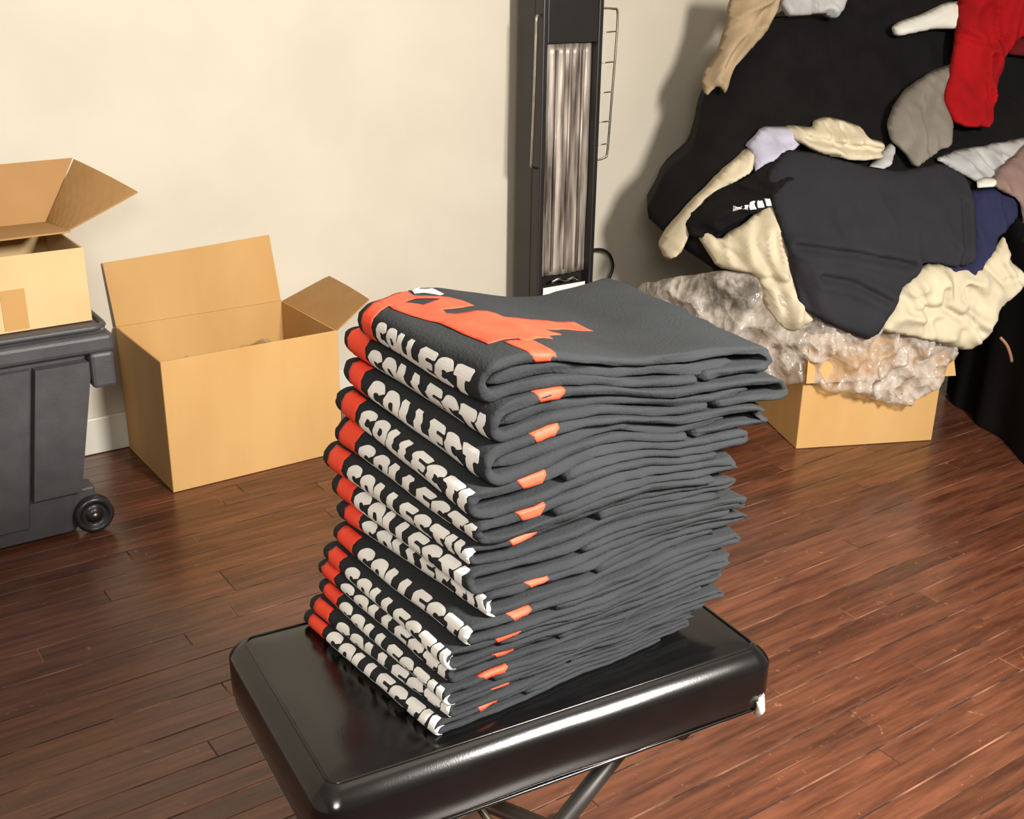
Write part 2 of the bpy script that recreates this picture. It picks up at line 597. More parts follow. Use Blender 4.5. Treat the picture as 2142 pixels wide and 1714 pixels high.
TOP_WHITE = [(0.096, 0.291), (0.116, 0.292), (0.107, 0.278), (0.124, 0.277), (0.120, 0.246), (0.111, 0.240), (0.100, 0.262), (0.086, 0.266), (0.094, 0.282)]


def settle(p):
    """The whole stack sags a little towards its right end and ripples; one smooth field, so layers never cross."""
    x, y, z = p
    zr = z-.5
    q = max(0, min(1.2, (x-.57)/.42))
    k = min(1, zr/.12)
    dz = k*(.0048*math.sin(11*x+5*y+9*z) + .0032*math.sin(23*x-6*y+17*z+1.3) + .0035*noise.noise((x*7, y*6, z*9)))
    dz *= min(1.7, .4+zr*3.2)
    z2 = .5 + zr*(1-.11*q) + dz + .036*(y-.912)*k
    y2 = y + .004*math.sin(8*x+40*z)*k + .003*noise.noise((x*11, z*60, 3.3))
    x2 = x + .003*noise.noise((y*9, z*50, 7.7))
    return Vector((x2, y2, z2))


def ring(cx, cy, rx, ry, a0, a1, n, e=2.6):
    o = []
    for k in range(n+1):
        a = math.radians(a0+(a1-a0)*k/n)
        c, s = math.cos(a), math.sin(a)
        o.append((cx+rx*math.copysign(abs(c)**(2/e), c), cy+ry*math.copysign(abs(s)**(2/e), s)))
    return o


# heavy block letters: outline, holes, width (cap height 1)
GLYPH = {
    'C': (ring(.5, .5, .5, .5, 24, 332, 26) + ring(.56, .5, .17, .15, 320, 44, 12), (), .98),
    'O': (ring(.5, .5, .5, .5, 0, 348, 28), (ring(.5, .5, .15, .15, 0, 330, 11),), .98),
    'L': (chaikin([(0, 0), (.86, 0), (.86, .34), (.44, .34), (.44, 1), (0, 1)], 1), (), .86),
    'E': (chaikin([(0, 0), (.9, 0), (.9, .25), (.42, .25), (.42, .375), (.84, .375), (.84, .625), (.42, .625), (.42, .75), (.9, .75), (.9, 1), (0, 1)], 1), (), .90),
    'T': (chaikin([(0, 1), (.92, 1), (.92, .66), (.68, .66), (.68, 0), (.26, 0), (.26, .66), (0, .66)], 1), (), .92),
    'I': (chaikin([(0, 0), (.42, 0), (.42, 1), (0, 1)], 1), (), .42),
    'V': (chaikin([(0, 1), (.36, 1), (.5, .5), (.64, 1), (1, 1), (.70, 0), (.30, 0)], 1), (), 1.0),
}


def text_mesh(s):
    pts, faces, x = [], [], 0
    for ch in s:
        o, holes, w_ = GLYPH[ch]
        v2, f2, _ = poly_mesh(o, .10, holes)
        k = len(pts)
        pts += [(x+p[0]*(w_/max(q[0] for q in o)) + .20*(p[1]-.5), p[1]) for p in v2]
        faces += [tuple(q+k for q in f) for f in f2]
        x += w_+.055
    x0, x1 = min(p[0] for p in pts), max(p[0] for p in pts)
    return [((p[0]-x0)/(x1-x0), p[1]) for p in pts], faces


def sq(v, n=2.7):
    return math.copysign(abs(v)**(2/n), v)


TXT = {s: text_mesh(s) for s in ('COLLECT', 'COLLECTI', 'COLLECTIV')}
z_base = .5015
levels = []
for i in range(len(SH)-1, -1, -1):
    levels.append((i, z_base))
    z_base += SH[i][3]*.965

rng = random.Random(11)
for i, zb in levels:
    xn, xf, xr, t = SH[i]
    t *= .95
    L = xr-xn
    W = SW + rng.uniform(-.006, .004)
    y0 = .912 - .0009*i + rng.uniform(-.006, .005)
    ya = (xn-xf)/SW
    big = i < 3
    tau = t*(.30 if big else .325)
    h = tau/2
    r = t/2
    arc = PI*t/4
    rho = (t/2-h)*.92 if big else tau*.51
    Rn = t/2-h
    ca, sa = math.cos(ya), math.sin(ya)
    seed = i*13.7

    def place(u, v, z):
        v2 = v + (.0045*noise.noise((u*14, z*120, seed)) + .0030*noise.noise((u*42, z*170, seed+4)))*(1 if v < W*.5 else .6)
        if u > L*.75:                            # uneven right end
            u += (u/L-.75)*4*(.022*noise.noise((v*13, seed, z*60)) + .010*noise.noise((v*45, seed, z*130)))
        z += .0022*noise.noise((u*22, v*16, seed+8))*min(1, z/.006)
        if i == 0:                               # far corner of the top shirt droops and is pulled in
            v2 -= max(0, .11-u)*max(0, v-.12)*3.0
        return settle((xn + u*ca - v2*sa, y0 + v2*ca + u*sa*.3, zb + z))

    # centre line: list of (u, z, nu, nz)
    path = []
    ub = L-(.13 if big else rng.uniform(.01, .05))
    nb = 26
    for k in range(nb):
        path.append((ub+(r-ub)*k/nb, h, 0, -1))
    for k in range(13):
        a = -PI/2+PI*k/12
        path.append((r-Rn*math.cos(a)*1.15, t/2+Rn*math.sin(a), -math.cos(a), math.sin(a)))
    ue = L-rho
    for k in range(1, 34):
        path.append((r+(ue-r)*k/33, t-h, 0, 1))
    for k in range(1, 10):
        a = PI/2-PI*k/9
        path.append((ue+rho*math.cos(a), t-h-rho+rho*math.sin(a), math.cos(a), math.sin(a)))
    ui = L-.115 if big else rng.uniform(.06, .2)
    zi = t-h-2*rho
    for k in range(1, 22):
        path.append((ue+(ui-ue)*k/21, zi, 0, -1))
    # cross-section of the cloth layer (w along the fold, n across the layer)
    cs = []
    for k in range(13):
        cs.append((-W/2+h+(W-2*h)*k/12, h))
    for k in range(1, 6):
        a = PI/2-PI*k/6
        cs.append((W/2-h+h*sq(math.cos(a)), h*sq(math.sin(a))))
    for k in range(13):
        cs.append((W/2-h-(W-2*h)*k/12, -h))
    for k in range(1, 6):
        a = -PI/2-PI*k/6
        cs.append((-W/2+h+h*sq(math.cos(a)), h*sq(math.sin(a))))
    nc = len(cs)
    vs_, fs = [], []
    for (u, z, nu, nz) in path:
        for (w_, n_) in cs:
            vs_.append(place(u+n_*nu, w_+W/2, z+n_*nz))
    for a in range(len(path)-1):
        for b in range(nc):
            b2 = (b+1) % nc
            fs.append((a*nc+b, a*nc+b2, (a+1)*nc+b2, (a+1)*nc+b))
    fs.append(tuple(range(nc-1, -1, -1)))
    fs.append(tuple((len(path)-1)*nc+b for b in range(nc)))
    sh = thing('folded_shirt', {0: 'topmost folded charcoal shirt of the stack, big red print showing on top'}.get(i, '%s folded charcoal shirt %s the stack, white lettering on its fold' % (ORD[i], 'in' if i > 10 else 'from the top of')), 'shirt', (0, 0, 0), 0, 'folded shirts stacked on the bench')
    sh.location = (xn, y0, zb)
    off = Vector((xn, y0, zb))
    mesh_obj('body', [v-off for v in vs_], fs, M['shirt'], sh)
    if big:                                      # rolled-in sleeve layer inside the fold
        vs2, fs2 = [], []
        m_ = 30
        for k in range(m_+1):
            u = .014+(L-.078)*k/m_
            th = t*.185*math.sin(min(1, (k+.35)/3, (m_-k+.35)/3)*PI/2)
            for (w_, n_) in cs:
                ww = w_*.965
                vs2.append(place(u, ww+W/2, t*.48+n_/h*th+.09*t*math.sin(k*.42+i)*min(1, k/9)))
        for a in range(m_):
            for b in range(nc):
                b2 = (b+1) % nc
                fs2.append((a*nc+b, (a+1)*nc+b, (a+1)*nc+b2, a*nc+b2))
        fs2.append(tuple(range(nc)))
        fs2.append(tuple(m_*nc+b for b in range(nc-1, -1, -1)))
        mesh_obj('sleeve', [v-off for v in vs2], fs2, M['shirt'], sh)

    def surf(s, v, lift=.0007):
        """Point on the outer face: s runs up over the fold (0 at its nose), v across from the near edge."""
        if abs(s) <= arc:
            a = s/(t/2)
            u, z, nu, nz = r-Rn*math.cos(a)*1.15, t/2+Rn*math.sin(a), -math.cos(a), math.sin(a)
        elif s > 0:
            u, z, nu, nz = r+(s-arc), t-h, 0, 1
        else:
            u, z, nu, nz = r+(-s-arc), h, 0, -1
        w_ = v-W/2
        lim = W/2-h
        if abs(w_) <= lim:
            ww, nn_ = w_, h+lift
        else:
            a = min((abs(w_)-lim)/h, PI*.95)
            ww = math.copysign(lim+(h+lift)*sq(math.sin(a)), w_)
            nn_ = (h+lift)*sq(math.cos(a))
        return place(u+nn_*nu, ww+W/2, z+nn_*nz)-off

    def decal(name, poly, m, holes=(), step=.006, lift=.0007, lab=None):
        v2, f2, _ = poly_mesh(poly, step, holes)
        o = mesh_obj(name, [surf(a, b, lift) for a, b in v2], f2, m, sh)
        sd = o.modifiers.new('thick', 'SOLIDIFY')
        sd.thickness = .0003
        if lab:
            o['label'] = lab
        return o

    # white lettering across the fold
    word = ('COLLECT', 'COLLECTI', 'COLLECT', 'COLLECTI', 'COLLECTI', 'COLLECTIV', 'COLLECTI', 'COLLECTIV', 'COLLECTI', 'COLLECTIV', 'COLLECTI', 'COLLECTIV', 'COLLECTI', 'COLLECTIV')[i]
    tl = {'COLLECT': .218, 'COLLECTI': .229, 'COLLECTIV': .247}[word]
    tv0 = W-.056-rng.uniform(0, .008)
    th = .036 if big else (.033 if i < 9 else .030)
    sc0 = (-.004, -.008, -.002)[i] if big else rng.uniform(-.006, .004)
    p2, f2 = TXT[word]
    o = mesh_obj('lettering', [surf(sc0+(b-.5)*th, max(tv0-a*tl, -.55*h-.002*(b-.5)), .0008) for a, b in p2], f2, M['ink_white'], sh, smooth=False)
    sd = o.modifiers.new('thick', 'SOLIDIFY')
    sd.thickness = .0003
    # red print at the far end of the fold and where it comes over the front edge
    e0, e1 = W-.048+rng.uniform(-.003, .003), W-.014+rng.uniform(-.004, .003)
    s_top = arc*.9 if i else arc*1.35
    decal('red_print', densify([(-arc*.95, e0), (s_top, e0), (s_top, e1), (-arc*.95, e1)], .01), M['ink_red'], lift=.0012)
    u0 = .043+rng.uniform(-.006, .006)
    tabw = rng.uniform(.030, .038)
    if i not in (6,):
        s0 = arc+u0-r*.2
        dep = h*2.3
        decal('red_tab', [(s0+.003, -dep+.004+h), (s0+.006, -dep+h), (s0+tabw-.006, -dep+h), (s0+tabw, -dep+.005+h), (s0+tabw, h*1.0+(.004 if i else .034)), (s0-.004, h+(.004 if i else .034)), (s0-.001, h*.4)], M['ink_red'], step=.004)
    if i == 0:
        cv = lambda P: [(arc+(a-r)+.004, min(b, W+.004)) for a, b in P]
        decal('chest_print', cv(TOP_RED), M['ink_red'], [cv(TOP_HOLE)], .007, .0010, 'large red lettering print folded over the top')
        decal('white_print', cv(TOP_WHITE), M['ink_white'], (), .007, .0011)

# ------------------------------------------------------------------ cardboard box on the floor against the wall
def open_box(t, x0, x1, y0, y1, z0, z1, m, th=.005):
    bm_obj('front_side', box_bm(x0, x1, y0, y0+th, z0, z1, .0012, 1), m, t)
    bm_obj('back_side', box_bm(x0, x1, y1-th, y1, z0, z1, .0012, 1), m, t)
    bm_obj('left_side', box_bm(x0, x0+th, y0+th, y1-th, z0, z1, .0012, 1), m, t)
    bm_obj('right_side', box_bm(x1-th, x1, y0+th, y1-th, z0, z1, .0012, 1), m, t)
    bm_obj('bottom', box_bm(x0+th, x1-th, y0+th, y1-th, z0, z0+th), m, t)


fb = thing('cardboard_box', 'large open cardboard box on the floor against the wall beside the wheeled bin', 'box', (.815, 2.703, 0), math.radians(.8))
w_, d_, h_ = .489, .352, .358
open_box(fb, 0, w_, 0, d_, .001, h_, M['card'])
panel('rear_flap', [(.002, d_, h_), (w_-.004, d_, h_), (w_-.025, d_+.008, h_+.196), (-.012, d_+.008, h_+.176)], -.004, M['card'], fb, bend=.006)
panel('right_flap', [(w_, .006, h_), (w_, d_-.006, h_), (w_+.150, d_-.010, h_+.055), (w_+.105, .012, h_+.070)], .004, M['card_dull'], fb, bend=-.006)
panel('left_flap', [(.006, .008, h_-.003), (.006, d_-.008, h_-.003), (.03, d_-.014, h_-.17), (.03, .014, h_-.17)], .004, M['card_dull'], fb)
panel('front_flap', [(.004, .006, h_-.002), (w_-.004, .006, h_-.002), (w_-.012, .022, h_-.175), (.012, .022, h_-.175)], .004, M['card'], fb)

wb_vs, wb_fs = [], []
nx, ny = 30, 22
for i in range(nx+1):
    for j in range(ny+1):
        px, py = .825+.468*i/nx, 2.728+.315*j/ny
        e = min(i, nx-i, j, ny-j)
        z = .243+.035*noise.noise((px*9, py*9, 0))+.022*noise.noise((px*25, py*25, 4)) - (.08 if e == 0 else 0) + .03*(px-.9)
        wb_vs.append((px-1.06, py-2.885, z-.006))
k = len(wb_vs)
for i in range(nx+1):
    for j in range(ny+1):
        a = wb_vs[i*(ny+1)+j]
        wb_vs.append((a[0], a[1], .006-.006))
idx = lambda s, i, j: s*k+i*(ny+1)+j
for i in range(nx):
    for j in range(ny):
        wb_fs.append((idx(0, i, j), idx(0, i+1, j), idx(0, i+1, j+1), idx(0, i, j+1)))
        wb_fs.append((idx(1, i, j), idx(1, i, j+1), idx(1, i+1, j+1), idx(1, i+1, j)))
for i in range(nx):
    wb_fs.append((idx(0, i, 0), idx(1, i, 0), idx(1, i+1, 0), idx(0, i+1, 0)))
    wb_fs.append((idx(0, i, ny), idx(0, i+1, ny), idx(1, i+1, ny), idx(1, i, ny)))
for j in range(ny):
    wb_fs.append((idx(0, 0, j), idx(0, 0, j+1), idx(1, 0, j+1), idx(1, 0, j)))
    wb_fs.append((idx(0, nx, j), idx(1, nx, j), idx(1, nx, j+1), idx(0, nx, j+1)))
pb = mesh_obj('plastic_bag', wb_vs, wb_fs, M['bag'])
pb.location = (1.06, 2.885, .006)
tag(pb, 'crumpled clear plastic bag lying inside the open box by the wall', 'plastic bag')

# ------------------------------------------------------------------ wheeled bin
bn = thing('wheeled_bin', 'black plastic storage bin on wheels with a cardboard box on its lid', 'storage bin', (.25, 2.78, 0))
bot, top = (-.30, .305, -.175, .175), (-.345, .385, -.19, .20)      # x0 x1 y0 y1 (local)


def bin_rect(f):
    return [bot[k]+(top[k]-bot[k])*f for k in range(4)]


vs_, fs = [], []
levels_ = [(.012, 0), (.012, 0), (.25, .5), (.455, 1)]
lp_n = 0
for q, (z, f) in enumerate(levels_):
    x0, x1, y0, y1 = bin_rect(f)
    ins = .03 if q == 0 else 0
    lp = rrect(x0+ins, x1-ins, y0+ins, y1-ins, .03, 5)
    lp_n = len(lp)
    vs_ += [(a, b, z) for a, b in lp]
for l in range(len(levels_)-1):
    for i in range(lp_n):
        j = (i+1) % lp_n
        fs.append((l*lp_n+i, l*lp_n+j, (l+1)*lp_n+j, (l+1)*lp_n+i))
fs.append(tuple(range(lp_n-1, -1, -1)))
fs.append(tuple((len(levels_)-1)*lp_n+i for i in range(lp_n)))
mesh_obj('tub', vs_, fs, M['bin'], bn, smooth=False)
# raised ribs on the front of the tub (tapering with it)
for u0, u1, dep in ((.03, .235, .006), (.245, .46, .008), (.47, .66, .008), (.67, .80, .010), (.815, .985, .020)):
    q = []
    for z, f in ((.05, .085), (.435, .955)):
        x0, x1, y0, y1 = bin_rect(f)
        q.append((x0+(x1-x0)*u0, x0+(x1-x0)*u1, y0))
    (a0, a1, ya_), (b0, b1, yb_) = q
    if u0 > .8:
        z0 = .118
        a0, a1, ya_ = a0+(b0-a0)*.17, a1+(b1-a1)*.17, ya_+(yb_-ya_)*.17
    else:
        z0 = .05
    v = [(a0, ya_-dep, z0), (a1, ya_-dep, z0), (b1, yb_-dep, .435), (b0, yb_-dep, .435),
         (a0-.004, ya_+.004, z0-.004), (a1+.004, ya_+.004, z0-.004), (b1+.004, yb_+.004, .439), (b0-.004, yb_+.004, .439)]
    mesh_obj('rib', v, [(0, 1, 2, 3), (4, 5, 1, 0), (5, 6, 2, 1), (6, 7, 3, 2), (7, 4, 0, 3)], M['bin'], bn, smooth=False)
rim = bm_obj('rim', box_bm(-.385, .425, -.215, .225, .452, .498, .012, 3), M['bin'], bn)
bm_obj('lid', box_bm(-.372, .412, -.203, .213, .496, .511, .006, 2), M['bin'], bn)
vs_, fs = tube_geo([(x, y, .511) for x, y in rrect(-.372, .412, -.203, .213, .03)], .008, 6, True)
mesh_obj('lid_lip', vs_, fs, M['bin'], bn)
bm_obj('latch', box_bm(.365, .418, -.222, -.165, .372, .456, .008, 2), M['bin'], bn)
for sx in (.338, -.318):
    wx, wy, wz, wr = sx, -.178, .047, .046
    wh = None
    prof = [(0, -.018), (wr*.86, -.018), (wr, -.011), (wr, .011), (wr*.86, .018), (wr*.72, .016), (wr*.66, .006), (wr*.42, .006), (wr*.36, .014), (wr*.16, .016), (0, .016)]
    vs_, fs = [], []
    ns = 28
    for (rr, ww) in prof:
        for k in range(ns):
            a = 2*PI*k/ns
            vs_.append((wx+rr*math.cos(a), wy-ww, wz+rr*math.sin(a)))
    for l in range(len(prof)-1):
        for k in range(ns):
            fs.append((l*ns+k, l*ns+(k+1) % ns, (l+1)*ns+(k+1) % ns, (l+1)*ns+k))
    wh = mesh_obj('wheel', vs_, fs, M['bin_gloss'], bn)
    tube('axle_cap', [(wx, wy-.014, wz), (wx, wy-.020, wz)], .007, M['chrome'], wh, 12)
    bm_obj('wheel_arch', box_bm(wx-.06, wx+.012, wy+.004, wy+.06, .04, .115, .006, 2), M['bin'], bn)

# ------------------------------------------------------------------ box on the bin
ub = thing('cardboard_box', 'pale open cardboard box standing on the lid of the wheeled bin', 'box', (.18, 2.622, .512), math.radians(1.0))
w_, d_, h_ = .468, .315, .172
open_box(ub, 0, w_, 0, d_, .001, h_, M['card_pale'])
panel('rear_flap', [(.002, d_, h_), (w_+.002, d_, h_), (w_+.10, d_+.06, h_+.14), (-.01, d_+.06, h_+.13)], -.004, M['card_dull'], ub, bend=.004)
panel('right_flap', [(w_, .17, h_), (w_, d_-.005, h_), (w_+.10, d_+.052, h_+.138), (w_+.175, .13, h_+.088)], .004, M['card_dull'], ub, bend=-.004)
panel('inner_flap', [(.004, d_-.006, h_-.002), (.004, .085, h_+.014), (w_-.004, .075, h_+.020), (w_-.004, d_-.006, h_-.002)], .004, M['card_dull'], ub)
panel('left_flap', [(0, d_-.006, h_), (0, .006, h_), (-.10, .012, h_+.04), (-.10, d_-.012, h_+.04)], .004, M['card_dull'], ub)
bm_obj('tape', box_bm(.278, .330, -.0012, 0, .006, .098), M['tape'], ub)

# ------------------------------------------------------------------ tall heater against the wall
ht = thing('infrared_heater', 'tall black infrared heater with streaked reflector and wire guards against the wall', 'heater', (2.205, 2.94, 0))
hx = .113
bm_obj('housing_back', box_bm(-hx, hx, -.02, .075, .03, 1.46, .006, 2), M['heater_black'], ht)
for s in (-1, 1):
    bm_obj('side_rail', box_bm(min(s*hx, s*(hx-.018)), max(s*hx, s*(hx-.018)), -.062, -.018, .03, 1.46, .004, 2), M['heater_black'], ht)
bm_obj('top_cap', box_bm(-hx+.018, hx-.018, -.060, -.018, 1.07, 1.455, .003, 2), M['heater_black'], ht)
bm_obj('lower_panel', box_bm(-hx+.018, hx-.018, -.052, -.018, .04, .30, .003, 2), M['heater_black'], ht)
vs_, fs = [], []
nf, nzv = 84, 24
for i in range(nf+1):
    x = -hx+.019+(2*hx-.038)*i/nf
    for j in range(nzv+1):
        z = .352+(1.068-.352)*j/nzv
        y = -.022 - .004*abs(math.sin(PI*i/nf*7)) - .010*(1-math.cos(2*PI*i/nf))*.5 + .0025*noise.noise((x*60, z*7, 1))
        vs_.append((x, y-.012, z))
for i in range(nf):
    for j in range(nzv):
        a = i*(nzv+1)+j
        fs.append((a, a+nzv+1, a+nzv+2, a+1))
rf = mesh_obj('reflector', vs_, fs, M['reflector'], ht)
sd = rf.modifiers.new('thick', 'SOLIDIFY')
sd.thickness = .004
sd.offset = -1
for k in range(3):
    x = -.05+.05*k
    tube('heating_element', [(x, -.050, .37), (x, -.050, 1.05)], .0042, M['reflector'], ht, 8)
bm_obj('label', box_bm(-.085, .085, -.0555, -.053, .270, .318, .0005, 1), M['paper'], ht)
tube('cage_clip', smooth_path([(-.055, -.058, .335), (-.03, -.066, .345), (0, -.062, .335), (.03, -.066, .342), (.05, -.058, .330)], 4), .004, M['chrome'], ht, 6)
# wire guards left and right
lg = tube('wire_guard', smooth_path([(-hx+.004, -.045, 1.150), (-hx-.022, -.058, 1.146), (-hx-.024, -.058, 1.10), (-hx-.026, -.058, .93), (-hx-.030, -.058, .745), (-hx-.028, -.056, .712), (-hx+.004, -.045, .702)], 5), .0045, M['chrome'], ht, 8)
rg = tube('wire_guard', smooth_path([(hx-.006, -.045, 1.168), (hx+.038, -.058, 1.166), (hx+.056, -.058, 1.155), (hx+.056, -.058, 1.07), (hx+.048, -.058, .90), (hx+.040, -.058, .740), (hx+.030, -.056, .716), (hx-.006, -.045, .708)], 5), .0035, M['chrome'], ht, 8)
for z in (1.10, 1.01, .92, .83, .76):
    tube('rung', [(hx-.004, -.045, z-.004), (hx+.040+.014*(z-.74)/.4, -.058, z)], .0022, M['chrome'], rg, 6)
bm_obj('foot', box_bm(-.15, .15, -.12, .10, .001, .032, .008, 2), M['heater_black'], ht)
tube('power_cord', smooth_path([(hx-.01, .05, .365), (hx+.11, .085, .376), (hx+.19, .105, .356), (hx+.225, .11, .305), (hx+.21, .11, .255), (hx+.165, .10, .225), (hx+.09, .09, .19), (hx+.05, .09, .06), (hx+.16, .06, .008), (hx+.35, .02, .006)], 6), .0055, M['cord'], ht, 8)

# ------------------------------------------------------------------ clothes pile on the right
PO = Vector((2.407, 2.028, 0))
PE = Vector((.9148, -.4039, 0)).normalized()
PN = Vector((-PE.y, PE.x, 0))


def pw(a, b, z):
    return PO + PE*a + PN*b + Vector((0, 0, z))


def pile_depth(a, z):
    """How far back the surface of the clothes pile lies at width a, height z (metres)."""
    KN = [(0, 0), (.36, 0), (.45, .03), (.6, .13), (.75, .30), (.85, .47), (.95, .60), (1.1, .70), (1.7, .82)]
    s = 0
    for k in (-2, -1, 0, 1, 2):
        zz = min(max(z + k*.03, 0), 1.69)
        for (z0, b0), (z1, b1) in zip(KN, KN[1:]):
            if z0 <= zz <= z1:
                s += b0 + (b1-b0)*(zz-z0)/(z1-z0); break
    s /= 5
    l = max(0, .15-a); r = max(0, a-.5)
    return s + 2.4*l*l - .12*r

OUTLINES = {
    'coat': (0, [(-0.273, 0.611), (-0.237, 0.683), (-0.16, 0.759), (-0.117, 0.849), (-0.079, 0.929), (-0.005, 1.014), (0.082, 1.099), (0.143, 1.142), (0.302, 1.157), (0.378, 1.283), (0.702, 1.357), (1.103, 1.363), (0.913, 0.667), (0.617, 0.574), (0.335, 0.601), (0.05, 0.58), (-0.112, 0.484), (-0.238, 0.444), (-0.268, 0.536)]),
    'tan': (0.035, [(-0.018, 1.236), (0.142, 1.253), (0.106, 1.157), (0.07, 1.101), (0.005, 1.031), (-0.023, 1.002), (-0.06, 0.927), (-0.073, 0.946), (-0.107, 0.916), (-0.108, 0.969), (-0.057, 1.054), (-0.029, 1.139)]),
    'greytop': (0.04, [(0.111, 1.184), (0.124, 1.253), (0.359, 1.269), (0.322, 1.179), (0.286, 1.142), (0.243, 1.158), (0.188, 1.152), (0.134, 1.149)]),
    'whitesleeve': (0.06, [(0.471, 1.123), (0.496, 1.14), (0.572, 1.164), (0.639, 1.197), (0.722, 1.205), (0.732, 1.135), (0.678, 1.118), (0.602, 1.117), (0.494, 1.095), (0.475, 1.101)]),
    'red': (0.085, [(0.667, 1.205), (0.706, 1.247), (0.947, 1.264), (0.938, 1.125), (0.844, 1.082), (0.804, 1.041), (0.762, 0.961), (0.68, 0.855), (0.608, 0.852), (0.573, 0.866), (0.565, 0.919), (0.627, 1.013), (0.661, 1.122)]),
    'darkred': (0.05, [(0.835, 1.094), (0.976, 1.123), (0.971, 1.026), (0.904, 1.039), (0.836, 1.046)]),
    'greylump': (0.06, [(0.376, 0.858), (0.427, 0.912), (0.543, 0.986), (0.663, 1.027), (0.596, 0.925), (0.584, 0.858), (0.538, 0.805), (0.463, 0.783), (0.404, 0.756), (0.388, 0.762), (0.384, 0.79), (0.36, 0.818)]),
    'pants': (0.05, [(0.04, 0.839), (0.074, 0.858), (0.134, 0.854), (0.15, 0.871), (0.197, 0.879), (0.248, 0.868), (0.293, 0.853), (0.294, 0.826), (0.33, 0.819), (0.326, 0.8), (0.3, 0.778), (0.226, 0.771), (0.136, 0.782), (0.098, 0.8), (0.079, 0.815)]),
    'lavender': (0.045, [(-0.058, 0.8), (0.0, 0.849), (0.073, 0.853), (0.116, 0.83), (0.043, 0.788), (-0.028, 0.755), (-0.059, 0.732), (-0.049, 0.787)]),
    'creamsleeve': (0.03, [(-0.29, 0.495), (-0.267, 0.555), (-0.215, 0.633), (-0.137, 0.723), (-0.053, 0.792), (-0.036, 0.78), (-0.058, 0.733), (-0.149, 0.674), (-0.205, 0.605), (-0.22, 0.558), (-0.251, 0.478), (-0.271, 0.457), (-0.284, 0.465)]),
    'tee': (0.075, [(-0.044, 0.735), (0.026, 0.8), (0.099, 0.796), (0.226, 0.766), (0.335, 0.75), (0.469, 0.77), (0.53, 0.74), (0.532, 0.701), (0.503, 0.611), (0.471, 0.538), (0.432, 0.521), (0.313, 0.538), (0.275, 0.491), (0.24, 0.477), (0.147, 0.344), (0.045, 0.381), (-0.031, 0.422), (-0.036, 0.516), (-0.046, 0.584), (-0.051, 0.668)]),
    'teesleeve': (0.055, [(-0.219, 0.612), (-0.154, 0.681), (-0.084, 0.722), (-0.023, 0.762), (0.047, 0.779), (0.015, 0.677), (-0.048, 0.657), (-0.107, 0.627), (-0.163, 0.579), (-0.195, 0.546), (-0.232, 0.544), (-0.237, 0.576)]),
    'navy': (0.045, [(0.536, 0.697), (0.622, 0.71), (0.679, 0.686), (0.645, 0.629), (0.574, 0.585), (0.524, 0.519), (0.495, 0.489), (0.434, 0.479), (0.373, 0.505), (0.381, 0.54), (0.486, 0.548)]),
    'creamleft': (0.045, [(-0.051, 0.663), (-0.014, 0.662), (0.0, 0.515), (0.002, 0.42), (0.017, 0.382), (-0.04, 0.347), (-0.062, 0.353), (-0.094, 0.4), (-0.107, 0.481), (-0.181, 0.472), (-0.215, 0.55), (-0.195, 0.569), (-0.173, 0.55), (-0.124, 0.598)]),
    'creamright': (0.06, [(0.238, 0.477), (0.279, 0.511), (0.343, 0.538), (0.44, 0.518), (0.498, 0.516), (0.536, 0.557), (0.592, 0.597), (0.588, 0.534), (0.622, 0.502), (0.613, 0.466), (0.542, 0.42), (0.504, 0.342), (0.451, 0.296), (0.326, 0.338), (0.181, 0.366), (0.169, 0.382)]),
    'greyright': (0.03, [(0.481, 0.773), (0.552, 0.79), (0.633, 0.802), (0.828, 0.826), (0.791, 0.769), (0.645, 0.723), (0.581, 0.711), (0.544, 0.734)]),
    'mauve': (0.075, [(0.829, 0.826), (0.761, 0.81), (0.671, 0.771), (0.592, 0.726), (0.613, 0.701), (0.658, 0.685), (0.639, 0.623), (0.628, 0.566), (0.693, 0.56), (0.769, 0.702)]),
    'whitebit': (0.085, [(0.556, 0.727), (0.586, 0.736), (0.624, 0.734), (0.602, 0.712), (0.549, 0.709)]),
    'greycorner': (0.06, [(0.249, 0.756), (0.28, 0.774), (0.32, 0.796), (0.358, 0.815), (0.367, 0.801), (0.317, 0.757), (0.278, 0.749)]),
    'bag': (0.03, [(-0.337, 0.332), (-0.324, 0.369), (-0.273, 0.409), (-0.178, 0.468), (-0.101, 0.481), (-0.045, 0.432), (0.169, 0.424), (0.439, 0.335), (0.445, 0.272), (0.397, 0.195), (0.349, 0.151), (0.301, 0.127), (0.224, 0.149), (0.132, 0.183), (0.056, 0.177), (0.007, 0.205), (-0.074, 0.169), (-0.194, 0.215), (-0.27, 0.249)]),
}
